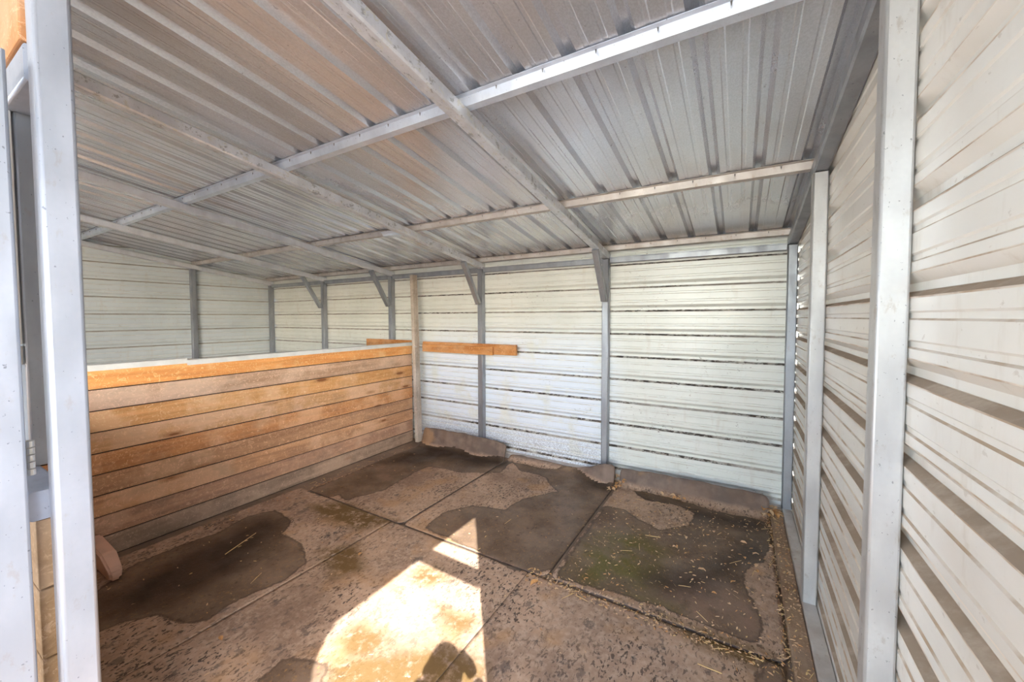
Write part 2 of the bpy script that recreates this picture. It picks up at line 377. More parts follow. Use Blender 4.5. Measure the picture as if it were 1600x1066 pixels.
for i in range(6):
    x = -D*i; bm = bmesh.new(); sec = PW/2; cc = math.cos(math.atan(SL))
    ys = [-.002, YB, -6.5]; prof = [(-sec+.008, -sec), (sec-.008, -sec), (sec, -sec+.008), (sec, sec-.008), (sec-.008, sec), (-sec+.008, sec), (-sec, sec-.008), (-sec, -sec+.008)]
    rings = [[bm.verts.new((x+a, y, beam_z(y)+b)) for a, b in prof] for y in ys]
    for r1_, r2_ in zip(rings, rings[1:]):
        for k in range(8): bm.faces.new((r1_[k], r1_[(k+1) % 8], r2_[(k+1) % 8], r2_[k]))
    bm.faces.new(rings[0]); bm.faces.new(rings[-1][::-1]); bmesh.ops.recalc_face_normals(bm, faces=bm.faces)
    o = mesh_obj('roof_rafter', bm, {0: M_POST, 1: M_RCRUST, 2: M_RCRUST}.get(i, M_RAFT)); relocate(o, (x, 0, beam_z(0)-.034)); tag(o, rl[i], 'rafter')
# hat-section purlins between rafters and sheet
def purlin(y, label, mat, screws=True):
    z = beam_z(y)+.0345; bm = bmesh.new()
    pr = [(-.046, .0395), (-.026, .0395), (-.018, .0), (.018, .0), (.026, .0395), (.046, .0395)]
    if abs(y) < .2: pr = [(a, b) for a, b in pr]
    rows = []
    for off in (0, -.0018):
        rows.append([[bm.verts.new((x, y+a, z+b+off+.0018+(SL*-a if y > YB else 0))) for a, b in pr] for x in (XL-.03, .034)])
    for R_ in rows:
        for k in range(5): bm.faces.new((R_[0][k], R_[0][k+1], R_[1][k+1], R_[1][k]))
    for e in (0, 5): bm.faces.new((rows[0][0][e], rows[0][1][e], rows[1][1][e], rows[1][0][e]))
    for e in (0, 1):
        for k in range(5): bm.faces.new((rows[0][e][k], rows[0][e][k+1], rows[1][e][k+1], rows[1][e][k]))
    bmesh.ops.recalc_face_normals(bm, faces=bm.faces)
    e = empty('roof_purlin', (XL/2, y, z)); tag(e, label, 'purlin')
    o = mesh_obj('rail', bm, mat); parent_keep(o, e)
    if screws:
        first = None
        for k in range(33):
            x = -.17-RIB*k
            if x < XL: break
            if first is None:
                b2 = bmesh.new(); bmesh.ops.create_cone(b2, cap_ends=True, segments=7, radius1=.0035, radius2=.0012, depth=.014, matrix=Matrix.Rotation(math.pi, 4, 'X'))
                s_ = mesh_obj('screw_tip', b2, M_SCREW); first = s_
            else: s_ = first.copy(); link(s_)
            s_.parent = e; s_.location = Vector((x, y-.036, z+.030)) - e.location
    return e
pl = [(-.075, 'rust-dusted purlin along the low eave of the back wall', M_PURD), (-1.16, 'dusty brownish purlin halfway up the roof', M_PURD),
      (-2.37, 'bright bluish purlin crossing the roof, screw tips on its near flange', M_PURL), (-3.56, 'purlin above the stall front wall', M_PURL),
      (-4.8, 'purlin over the front aisle nearest the stalls', M_PURL), (-5.7, 'purlin over the middle of the front aisle', M_PURL), (-6.4, 'purlin at the open front edge of the roof', M_PURL)]
for y, l, mt in pl: purlin(y, l, mt)
# eave rails between the back posts
es = ['rightmost of the back wall bays', 'bay right of the wooden cross board', 'bay over the partition end', 'bay left of the partition', 'leftmost of the back wall bays']
for i in range(5):
    a = -D*i-.036; b = -D*(i+1)+.036; bm = bmesh.new()
    bm_box(bm, (b, -.044, 2.176), (a, -.004, 2.226), .004)
    bm_box(bm, (b, -.060, 2.222), (a, -.004, 2.230))
    o = mesh_obj('eave_rail', bm, M_POST); relocate(o, ((a+b)/2, -.02, 2.176)); tag(o, 'grey steel eave rail in the '+es[i], 'rail')  # dark post steel puts the shade under the eave into the rail colour
# corner braces
bs = ['steel corner brace on the post above the gap between the right floor mats', 'steel corner brace on the post crossed by the wooden board',
      'steel corner brace on the first back post left of the partition', 'steel corner brace on the second back post left of the partition']
for i in range(4):
    x = -D*(i+1); o = tube('corner_brace', (x, -.098, 1.80), (x, -.385, 2.262), .058, .045, M_POST, ref=(0, 1, 0), bev=.005, base=(x, -.098, 1.80)); tag(o, bs[i], 'brace')
o = tube('corner_brace', (0, -4.232, 2.245), (0, -4.80, 2.825), .066, .105, M_POST, ref=(0, 1, 0), base=(0, -4.2, 2.2)); tag(o, 'steel corner brace in the open bay beside the front of the right wall', 'brace')
# base rails
o = tube('base_rail', (0, -.0, .03), (0, -4.17, .03), PW, .06, M_PURD, base=(0, -2.1, 0)); tag(o, 'muddy steel base rail along the foot of the right wall', 'rail')
o = tube('base_rail', (-.036, -.036, .03), (XL+.036, -.036, .03), PW, .06, M_PURD, base=(-3.8, -.036, 0)); tag(o, 'steel base rail along the foot of the back wall', 'rail')
o = tube('base_rail', (XL, 0, .03), (XL, -6.5, .03), PW, .06, M_PURD, base=(XL, -3.2, 0)); tag(o, 'steel base rail along the foot of the left wall', 'rail')
o = tube('base_rail', (0, -5.54, .03), (0, -6.5, .03), PW, .06, M_PURD, base=(0, -6, 0)); tag(o, 'short steel base rail under the front right wall panel', 'rail')
# header over the stall fronts
o = tube('header_beam', (XL+.036, -3.655, 2.728), (-.036, -3.655, 2.728), .066, .066, M_POST, base=(-3.8, -3.655, 2.69)); tag(o, 'steel header beam carrying the rafters over the stall fronts', 'beam')

# ------------------------------------------------------------------ wooden partition
PX = -4.07
part = empty('stall_partition', (PX-.02, -1.9, 0)); tag(part, 'low orange pine plank partition with a white metal cap', 'partition')
nb = 9; pitch = 1.30/nb
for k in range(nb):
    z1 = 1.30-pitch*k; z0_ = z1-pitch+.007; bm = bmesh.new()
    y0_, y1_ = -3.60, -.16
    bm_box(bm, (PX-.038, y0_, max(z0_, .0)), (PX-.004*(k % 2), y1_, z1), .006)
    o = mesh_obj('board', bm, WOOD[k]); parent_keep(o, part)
bm = bmesh.new(); bm_box(bm, (PX-.032, -3.60, .0), (PX-.012, -.16, 1.295)); o = mesh_obj('backing_board', bm, M_GAP); parent_keep(o, part)
for y0_, y1_, dz in ((-3.60, -2.575, 0.003), (-2.575, -.13, -.012)):
    bm = bmesh.new(); zt = 1.325+dz
    bm_box(bm, (PX-.044, y0_, zt-.003), (PX+.006, y1_, zt)); bm_box(bm, (PX+.003, y0_, zt-.042), (PX+.006, y1_, zt-.001)); bm_box(bm, (PX-.044, y0_, zt-.042), (PX-.041, y1_, zt-.001))
    o = mesh_obj('cap_trim', bm, M_TRIM); parent_keep(o, part)
# leaning end post of the partition
pp = empty('partition_post', (-3.985, -.175, .02)); tag(pp, 'weathered post leaning slightly at the back end of the partition', 'post')
o = tube('post_shaft', (-3.955, -.175, .02), (-4.035, -.155, 2.19), .05, .085, M_WPOST, ref=(0, 1, 0), bev=.004); parent_keep(o, pp)
bm = bmesh.new(); bmesh.ops.create_cone(bm, cap_ends=True, segments=6, radius1=.011, radius2=.011, depth=.05, matrix=Matrix.Translation((-3.96, -.215, 1.262)) @ Matrix.Rotation(math.radians(90), 4, 'Y'))
o = mesh_obj('bolt', bm, M_BOLT); parent_keep(o, pp)
# cross boards on the back posts
cb = empty('cross_board', (-3.6, -.1, 1.20)); 
bm = bmesh.new(); bm_box(bm, (-3.93, -.110, 1.205), (-2.53, -.072, 1.325), .004)
relocate(mesh_obj('cross_board', bm, M_WX), (-3.2, -.09, 1.205)); o = bpy.data.objects[-1] if False else COL.objects[-1]
bpy.data.objects.remove(cb)
tag(o, 'long orange wooden board fixed level across the back wall posts', 'board')
bm = bmesh.new(); bm_box(bm, (-3.90, -.150, 1.200), (-2.82, -.1105, 1.295), .004)
o = mesh_obj('short_board', bm, M_WX); relocate(o, (-3.3, -.13, 1.2)); tag(o, 'shorter darker board nailed in front of the orange cross board', 'board')
bm = bmesh.new(); bm_box(bm, (-5.02, -.110, 1.22), (-4.12, -.072, 1.335), .004)
o = mesh_obj('cross_board', bm, M_WX); relocate(o, (-4.6, -.09, 1.22)); tag(o, 'orange board on the back wall showing just above the partition cap', 'board')

# ------------------------------------------------------------------ stall front at the left edge
sf = empty('stall_barrier', (-2.9, -3.69, 0)); tag(sf, 'plank and steel stall front with an open window, at the left edge', 'stall front')
for k in range(6):
    z1 = 1.11-.188*k; z0_ = max(0, z1-.184); bm = bmesh.new(); bm_box(bm, (-4.0, -3.712, z0_), (-1.922, -3.674, z1), .005)
    o = mesh_obj('front_board', bm, M_WX2); parent_keep(o, sf)
o = tube('sill_rail', (-4.0, -3.688, 1.150), (-1.92, -3.688, 1.150), .068, .076, M_PBRT); parent_keep(o, sf)
o = tube('head_rail', (-4.0, -3.66, 2.285), (-1.92, -3.66, 2.285), .068, .09, M_PBRT); parent_keep(o, sf)
o = tube('window_jamb', (-2.225, -3.642, 1.19), (-2.225, -3.642, 2.24), .068, .068, M_POST, ref=(0, 1, 0)); parent_keep(o, sf)
o = tube('window_jamb', (-3.95, -3.655, 1.19), (-3.95, -3.655, 2.24), .068, .068, M_POST, ref=(0, 1, 0)); parent_keep(o, sf)
bm = bmesh.new(); bm_box(bm, (-2.218, -3.698, 1.56), (-2.190, -3.679, 2.24), .003); o = mesh_obj('white_strip', bm, M_TRIM); parent_keep(o, sf); o['label'] = 'white painted strip'
bm = bmesh.new(); bm_box(bm, (-2.218, -3.697, 1.50), (-2.192, -3.679, 1.556), .003); o = mesh_obj('latch_bracket', bm, M_BOLT); parent_keep(o, sf)
for k in range(2):
    bm = bmesh.new(); bm_box(bm, (-4.0, -3.70, 2.334+.19*k), (-1.92, -3.665, 2.334+.186+.19*k), .005); o = mesh_obj('upper_board', bm, M_WUP); parent_keep(o, sf)
o = tube('steel_post', (-1.881, -3.655, 0), (-1.881, -3.655, 2.694), PW, PW, M_PBRT, ref=(0, 1, 0), bev=.009, base=(-1.881, -3.655, 0))
jn = int(o.name.split('.')[1])
tag(o, 'bright bluish steel post in the left foreground, right edge of the stall front', 'post')
# rivet dents on that post
for z, y in ((1.31, -3.652), (.99, -3.640), (2.30, -3.672)):
    pass
g = empty('stall_gate', (-1.893, -3.763, .03)); tag(g, 'tall steel gate standing open outwards, seen end-on at the left edge', 'gate')
def gt(nm, a, b, ref=(0, 1, 0)):
    o = tube(nm, a, b, PW, PW, M_PBRT, ref=ref); parent_keep(o, g)
gt('stile', (-1.893, -3.763, .03), (-1.893, -3.763, 2.27)); gt('stile', (-1.893, -4.78, .03), (-1.893, -4.78, 2.27))
for z in (.07, 1.15, 2.236): gt('gate_rail', (-1.893, -3.798, z), (-1.893, -4.745, z), (0, 0, 1))
bm = bmesh.new(); bm_box(bm, (-1.897, -4.745, .10), (-1.890, -3.798, 2.20)); o = mesh_obj('gate_panel', bm, M_TRIM); parent_keep(o, g)
for z in (1.285,):
    bm = bmesh.new()
    bm_box(bm, (-1.905, -3.728, z-.045), (-1.899, -3.716, z+.045)); 
    for k in range(5): bmesh.ops.create_cone(bm, cap_ends=True, segments=10, radius1=.008, radius2=.008, depth=.015, matrix=Matrix.Translation((-1.897, -3.718, z-.036+.018*k)))
    o = mesh_obj('hinge', bm, M_BOLT); parent_keep(o, g)

for o in (sf, g, bpy.data.objects['steel_post.%03d' % jn]): o.location.y += .033

# ------------------------------------------------------------------ rubber mats with stains
def poly_world(px): return np.array([floor_xy(*q) for q in px])
def sdf(pts, poly):
    """signed distance, positive inside"""
    x, y = pts[:, 0], pts[:, 1]; n = len(poly); dmin = np.full(len(x), 1e9); ins = np.zeros(len(x), bool)
    for i in range(n):
        a, b = poly[i], poly[(i+1) % n]; e = b-a; w = pts-a
        t = np.clip((w @ e)/max(e @ e, 1e-12), 0, 1); d = np.hypot(w[:, 0]-t*e[0], w[:, 1]-t*e[1]); dmin = np.minimum(dmin, d)
        c = ((a[1] > y) != (b[1] > y)) & (x < (b[0]-a[0])*(y-a[1])/((b[1]-a[1]) if b[1] != a[1] else 1e-9)+a[0]); ins ^= c
    return np.where(ins, dmin, -dmin)
WET = [[(100,960),(165,915),(215,880),(290,850),(345,832),(385,808),(430,797),(455,815),(440,835),(470,850),(478,880),(445,908),(400,925),(360,945),(325,972),(285,975),(245,962),(190,975),(120,1000)],
       [(480,768),(560,735),(640,700),(668,690),(700,700),(760,712),(800,722),(780,738),(720,738),(670,728),(640,742),(590,752),(545,768),(510,778)],
       [(520,762),(600,745),(640,742),(600,765),(540,782)],
       [(664,825),(690,802),(735,790),(790,796),(815,780),(870,768),(855,750),(905,748),(950,762),(946,785),(900,845),(866,888),(835,894),(795,888),(750,862),(700,842)],
       [(800,722),(850,733),(905,735),(935,742),(968,752),(955,775),(925,768),(880,765),(845,742),(815,736)],
       [(868,902),(905,845),(946,790),(972,795),(1000,812),(1030,828),(1075,822),(1085,803),(1060,790),(1010,782),(985,765),(1010,770),(1060,782),(1120,800),(1185,812),(1205,820),(1206,850),(1195,875),(1165,890),(1160,905),(1180,945),(1192,985),(1185,1003),(1150,998),(1100,975),(1040,950),(960,925),(905,912)],
       [(380,1090),(420,1050),(440,1030),(520,1035),(500,1070),(470,1100)],
       [(1015,1030),(1050,985),(1110,1010),(1170,1040),(1220,1060),(1240,1090),(1150,1100),(1090,1060)] if False else [(1180,1062),(1200,1030),(1235,1045),(1240,1090),(1190,1095)],
       ]
DARK = [[(600,722),(665,694),(710,702),(790,716),(796,728),(740,728),(690,716),(640,728)], [(150,945),(300,860),(420,805),(450,815),(400,870),(320,920),(200,960)], [(905,735),(960,750),(955,765),(920,762)],
        [(1010,900),(1100,890),(1200,830),(1200,870),(1160,885),(1100,930),(1040,925)], [(985,772),(1120,802),(1200,815),(1200,835),(1100,815),(1020,795)]]
OLIVE = [[(880,900),(930,840),(990,830),(1040,860),(1010,920),(930,915)], [(900,920),(1000,930),(1100,975),(1050,990),(950,950)]]
GOLD = [[(528,1000),(560,975),(600,985),(610,1010),(575,1030),(535,1030)], [(655,885),(680,885),(700,905),(665,920),(640,905)], [(675,940),(710,955),(745,965),(742,985),(705,995),(690,965)], [(700,820),(745,800),(765,868),(690,845)],
        [(480,790),(540,785),(620,815),(560,830),(500,810)], [(500,860),(560,850),(570,890),(520,905)], [(520,1030),(620,1020),(700,1010),(760,1040),(760,1090),(500,1090)], [(1030,960),(1120,990),(1200,1020),(1230,1050),(1180,1045),(1080,1005)]]
DRY = [[(1045,925),(1075,900),(1120,902),(1150,925),(1140,962),(1100,958),(1065,945)], [(1160,930),(1180,950),(1188,985),(1172,1000),(1150,975),(1145,945)], [(1065,935),(1110,950),(1130,985),(1080,975)]]
DRYP = [poly_world(p) for p in DRY]
WETP = [poly_world(p) for p in WET]; DARKP = [poly_world(p) for p in DARK]; OLP = [poly_world(p) for p in OLIVE]; GOP = [poly_world(p) for p in GOLD]
def field(pts, polys, soft):
    f = np.zeros(len(pts))
    for p in polys: f = np.maximum(f, np.clip(.5+sdf(pts, p)/(2*soft), 0, 1))
    return f
def rubber_mat(x0, x1, y0, y1, label, curl=None, rot=0., step=.02, th=.018, lift=0.):
    nx = max(2, int((x1-x0)/step)); ny = max(2, int((y1-y0)/step))
    X, Y = np.meshgrid(np.linspace(x0, x1, nx+1), np.linspace(y0, y1, ny+1)); fx, fy = X.ravel(), Y.ravel()
    cx, cy = (x0+x1)/2, (y0+y1)/2; c, s = math.cos(rot), math.sin(rot)
    # round the corners a little
    r = .05 if curl is not None else .012
    for sx in (0, 1):
        for sy in (0, 1):
            qx = x0+r if sx == 0 else x1-r; qy = y0+r if sy == 0 else y1-r
            mk = ((fx-qx)*(-1 if sx == 0 else 1) > 0) & ((fy-qy)*(-1 if sy == 0 else 1) > 0)
            dx, dy = (fx-qx)/r, (fy-qy)/r; L = np.maximum(np.hypot(dx, dy), 1e-6); mx = np.maximum(np.abs(dx), np.abs(dy)); k = mx/L
            fx = np.where(mk, qx+dx*k*r, fx); fy = np.where(mk, qy+dy*k*r, fy)
    wx = cx+(fx-cx)*c-(fy-cy)*s; wy = cy+(fx-cx)*s+(fy-cy)*c
    wz = .0015*np.sin(wx*5.1+wy*3.3)+.0015*np.sin(wx*2.3-wy*4.1+1) + lift
    nrm_y = np.zeros_like(wz)
    if curl is not None:
        h = curl((wx-x0)/(x1-x0))                        # arc length that rolls up the wall
        # bend line at y = yb, beyond it the sheet climbs in a curve towards the wall
        yb = y1-h-.02; sarc = np.maximum(wy-yb, 0); R_ = .10; ang = np.minimum(sarc/R_, 1.25)
        rest = np.maximum(sarc-R_*1.25, 0)
        ny_ = yb+R_*np.sin(ang)+rest*math.cos(1.25); nz = R_*(1-np.cos(ang))+rest*math.sin(1.25)
        wig = .010*np.sin(wx*17)*np.clip(sarc/.15, 0, 1)+.006*np.sin(wx*41+2)*np.clip(sarc/.15, 0, 1)
        wy2 = np.where(sarc > 0, ny_+wig, wy); nrm_y = -np.where(sarc > 0, np.sin(ang), 0); wz = wz+np.where(sarc > 0, nz, 0); wyw = wy2
    else: wyw = wy
    top = np.stack([wx, wyw+nrm_y*th, wz+th*np.sqrt(1-nrm_y**2)], 1); bot = np.stack([wx, wyw, np.maximum(wz, 0.0)], 1)
    if curl is not None:
        sh = min(0, -.078-max(top[:, 1].max(), bot[:, 1].max())); w_ = np.clip((wy-(y1-.9))/.6, 0, 1); top[:, 1] += sh*w_; bot[:, 1] += sh*w_
    bot[:, 2] = np.minimum(bot[:, 2], top[:, 2]-.004); bot[:, 2] = np.maximum(bot[:, 2], .0005)
    n = len(fx); verts = np.concatenate([top, bot]); faces = []; W_ = nx+1
    for j in range(ny):
        for i in range(nx):
            a = j*W_+i; faces.append((a, a+1, a+W_+1, a+W_)); faces.append((n+a, n+a+W_, n+a+W_+1, n+a+1))
    nt = len(faces)
    edge = [i for i in range(nx+1)]+[j*W_+nx for j in range(1, ny+1)]+[ny*W_+i for i in range(nx-1, -1, -1)]+[j*W_ for j in range(ny-1, 0, -1)]
    for a, b in zip(edge, edge[1:]+edge[:1]): faces.append((a, n+a, n+b, b))
    me = bpy.data.meshes.new('rubber_mat'); me.from_pydata(verts.tolist(), [], faces); me.materials.append(M_MAT); me.materials.append(M_MATS)
    mi = np.zeros(len(faces), dtype=np.int32); mi[nt:] = 1; me.polygons.foreach_set('material_index', mi)
    pts = verts[:, :2]
    for nm, pl_, sf_ in (('wet', WETP, .05), ('dark', DARKP, .10), ('olive', OLP, .12), ('gold', GOP, .05), ('pink', DRYP, .06)):
        at = me.attributes.new(nm, 'FLOAT', 'POINT'); v = field(pts, pl_, sf_)
        if nm == 'wet' and curl is not None: v = np.where(verts[:, 2] > .05+.02*np.sin(pts[:, 0]*9), 0.0, v)
        at.data.foreach_set('value', v.astype(np.float32))
    at = me.attributes.new('rolled', 'FLOAT', 'POINT'); at.data.foreach_set('value', (np.clip((verts[:, 2]-.035)/.03, 0, 1) if curl is not None else np.zeros(len(verts))).astype(np.float32))
    me.update(); me.polygons.foreach_set('use_smooth', np.array([k < nt for k in range(len(faces))]))
    o = link(bpy.data.objects.new('rubber_mat', me)); relocate(o, (cx, cy, 0)); return tag(o, label, 'mat')
rubber_mat(-3.85, -2.625, -1.76, -.02, 'stained rubber mat in the back left corner, curled up under the crossed post', curl=lambda t: .27+.02*np.sin(t*3)-.03*t)
rubber_mat(-2.61, -1.375, -1.76, -.02, 'wet stained rubber mat in the middle, low ragged curl at the back wall', curl=lambda t: .10+.14*np.clip((t-.62)/.3, 0, 1)**1.5+.01*np.sin(t*9))
rubber_mat(-1.345, -.13, -1.75, -.02, 'muddy olive rubber mat by the right wall, its back edge rolled up', curl=lambda t: .20+.02*np.sin(t*2.6), rot=-.006)
rubber_mat(-3.95, -2.722, -3.62, -1.775, 'speckled rubber mat with a big dark wet stain beside the partition', lift=.004)
rubber_mat(-2.72, -1.492, -3.62, -1.775, 'speckled rubber mat crossed by the patch of sunlight', lift=.003)
rubber_mat(-1.49, -.15, -3.62, -1.775, 'speckled tan rubber mat in the right foreground', lift=.002)
# curled scrap of mat leaning at the partition
bm = bmesh.new()
pr = [(-4.06, .0), (-3.66, .0), (-3.63, .015), (-3.625, .060), (-3.645, .085), (-3.70, .115), (-3.76, .145), (-4.06, .165)]
A = [bm.verts.new((x, -3.10-.10*z-.05, z+.021)) for x, z in pr]; B = [bm.verts.new((x, -3.10+.10*z, z+.021)) for x, z in pr]
bm.faces.new(A); bm.faces.new(B[::-1])
for i in range(len(pr)): bm.faces.new((A[i], A[(i+1) % 8], B[(i+1) % 8], B[i]))
bmesh.ops.recalc_face_normals(bm, faces=bm.faces); bmesh.ops.bevel(bm, geom=bm.edges[:], offset=.012, segments=3, affect='EDGES')
M_SCR = plain('salmon_rubber', (.74, .48, .36), .7)
o = mesh_obj('mat_scrap', bm, M_SCR, smooth=False); relocate(o, (-3.85, -3.10, .021)); tag(o, 'thick tan curled scrap at the foot of the partition, behind the bright post', 'mat scrap')
# wooden sill board along the right wall
bm = bmesh.new(); bm_box(bm, (-.118, -3.60, .0), (-.036, -.08, .048), .006); o = mesh_obj('sill_board', bm, M_SILL); relocate(o, (-.08, -1.9, 0)); tag(o, 'long muddy brown board on the ground along the right wall', 'board')
# shiny pale blue strip on the purlin
bm = bmesh.new(); fp = [(-1.212, .066), (-1.190, .048), (-1.184, .029), (-1.155, .027), (-1.132, .025)]
for j in range(8):
    for yy, zz in fp: bm.verts.new((-3.42+.042*j+random.uniform(-.008, .008), yy+random.uniform(-.004, .002), beam_z(-1.16)+zz-random.uniform(0, .008)))
bm.verts.ensure_lookup_table()
for j in range(7):
    for i in range(4): a = j*5+i; bm.faces.new((bm.verts[a], bm.verts[a+1], bm.verts[a+6], bm.verts[a+5]))
ex = bmesh.ops.extrude_face_region(bm, geom=bm.faces[:]); bmesh.ops.translate(bm, verts=[v for v in ex['geom'] if isinstance(v, bmesh.types.BMVert)], vec=(0, -.002, -.003))
bmesh.ops.recalc_face_normals(bm, faces=bm.faces)
o = mesh_obj('shiny_strip', bm, plain('pale_shiny', (.86, .93, 1.0), .25, .3)); relocate(o, (-3.13, -1.24, beam_z(-1.2)+.01)); tag(o, 'crumpled shiny pale blue strip under the dusty purlin', 'tape')

# ------------------------------------------------------------------ litter
def flake(bm, p, L, w, a, tilt, bend, mi=0):
    c, s = math.cos(a), math.sin(a); dx = Vector((c, s, 0)); dy = Vector((-s, c, 0)); q = []
    for t, ww, zz in ((-1, .25, 0), (0, 1, bend), (1, .3, tilt)):
        for e in (-1, 1): q.append(bm.verts.new(Vector(p)+dx*L/2*t+dy*w/2*ww*e+Vector((0, 0, zz+.0015+(.002 if e > 0 else 0)))))
    for k in (0, 2): f = bm.faces.new((q[k], q[k+1], q[k+3], q[k+2])); f.material_index = mi
bm = bmesh.new()
def mt_ok(x, y): return -3.9 < x < -.14 and -3.5 < y < -.30
for k in range(2600):
    r = random.random()
    if r < .30: x, y, z = random.gauss(-.125, .02), random.uniform(-3.2, -.15), .022
    elif r < .42: x, y, z = random.uniform(-.11, -.04), random.uniform(-2.6, -.12), .05
    elif r < .66: x, y, z = random.uniform(-1.3, -.2), random.uniform(-1.8, -.35), .021
    elif r < .84: x, y, z = random.uniform(-1.5, -.15), random.gauss(-1.79, .035), .021
    elif r < .9: x, y, z = random.gauss(-3.88, .04), random.uniform(-2.6, -.4), .022
    else: x, y, z = random.uniform(-3.8, -.2), random.uniform(-3.2, -.4), .021
    if x > -.035: continue
    big = random.random()
    if big > .96: flake(bm, (x, y, z), random.uniform(.04, .10), .003, random.uniform(0, 6.3), .004, .003, 0)
    else: flake(bm, (x, y, z), random.uniform(.005, .024), random.uniform(.003, .009), random.uniform(0, 6.3), random.uniform(0, .004), random.uniform(0, .003), random.choice((0, 1, 2, 2)))
o = mesh_obj('straw_litter', bm, [M_STRAW, M_LEAF, M_CHIP]); relocate(o, (-1, -1.8, .02)); tag(o, 'fine straw and wood shavings scattered over the mats and along the right wall', 'litter', kind='stuff')
def leaf_mesh(seed):
    random.seed(seed); bm = bmesh.new(); L = .055; n = 6; rows = []
    for i in range(n+1):
        t = i/n; w = .016*math.sin(math.pi*min(t*1.05, 1))**.7+.001; x = (t-.5)*L; z = .012*math.sin(t*2.6)+random.uniform(0, .004)
        rows.append([bm.verts.new((x, -w, z+.007)), bm.verts.new((x, 0, z)), bm.verts.new((x, w, z+.008))])
    for a, b in zip(rows, rows[1:]):
        for k in (0, 1): bm.faces.new((a[k], a[k+1], b[k+1], b[k]))
    me = bpy.data.meshes.new('dry_leaf'); bm.to_mesh(me); bm.free(); me.materials.append(random.choice((M_LEAF, M_CHIP, M_LEAF))); return me
LM = [leaf_mesh(s) for s in range(5)]; random.seed(21)
def leaves(n, fx, label, group, sc=(.6, 1.2)):
    for k in range(n):
        o = link(bpy.data.objects.new('dry_leaf', LM[k % 5])); o.location = fx(); o.rotation_euler = (random.uniform(-.3, .3), random.uniform(-.3, .3), random.uniform(0, 6.3))
        s = random.uniform(*sc); o.scale = (s, s, s); tag(o, label, 'leaf', group)
leaves(16, lambda: (random.gauss(-1.35, .03), random.uniform(-.42, -.10), .022+random.uniform(0, .05)), 'dry tan leaf in the gap between the two right back mats', 'leaves in the gap between mats')
leaves(22, lambda: (min(-.05, random.gauss(-.12, .045)), random.uniform(-.30, -.10), .052+random.uniform(0, .03)), 'dry orange leaf heaped in the back right corner', 'leaves in the back right corner', (.6, 1.3))
leaves(14, lambda: (random.uniform(-.75, -.2), random.uniform(-1.45, -.6), .024), 'dry leaf lying on the muddy mat by the right wall', 'leaves on the muddy mat', (.4, .9))
leaves(7, lambda: (random.uniform(-.95, -.75), random.uniform(-.30, -.24), .045), 'curled tan leaf on the rolled-up mat edge at the back wall', 'leaves on the rolled mat edge', (.5, .9))
def one_leaf(px, py, label, sc=1.):
    x, y = floor_xy(px, py, .024); o = link(bpy.data.objects.new('dry_leaf', LM[1])); o.location = (x, y, .026); o.rotation_euler = (0, 0, px % 6); o.scale = (sc,)*3; tag(o, label, 'leaf')
one_leaf(835, 914, 'single tan leaf on the mat seam right of the sunlit patch', 1.)
one_leaf(563, 1013 if False else 868, 'small pale curl of leaf left of the sunlit patch', .7)
one_leaf(345, 1000, 'small yellow leaf on the left foreground mat', .6)
def stick(a, b, label):
    A_, B_ = floor_xy(*a), floor_xy(*b); o = tube('straw_stalk', (*A_, .028), (*B_, .030), .004, .004, M_STRAW, bev=.001, base=(*A_, .026)); tag(o, label, 'straw')
stick((352, 868 if False else 868), (400, 835), 'long pale straw stalk beside the partition foot')
stick((1008, 838), (1032, 842), 'short straw stalk on the wet right mat')
stick((1090, 1040), (1128, 1056), 'straw stalk on the tan right foreground mat')

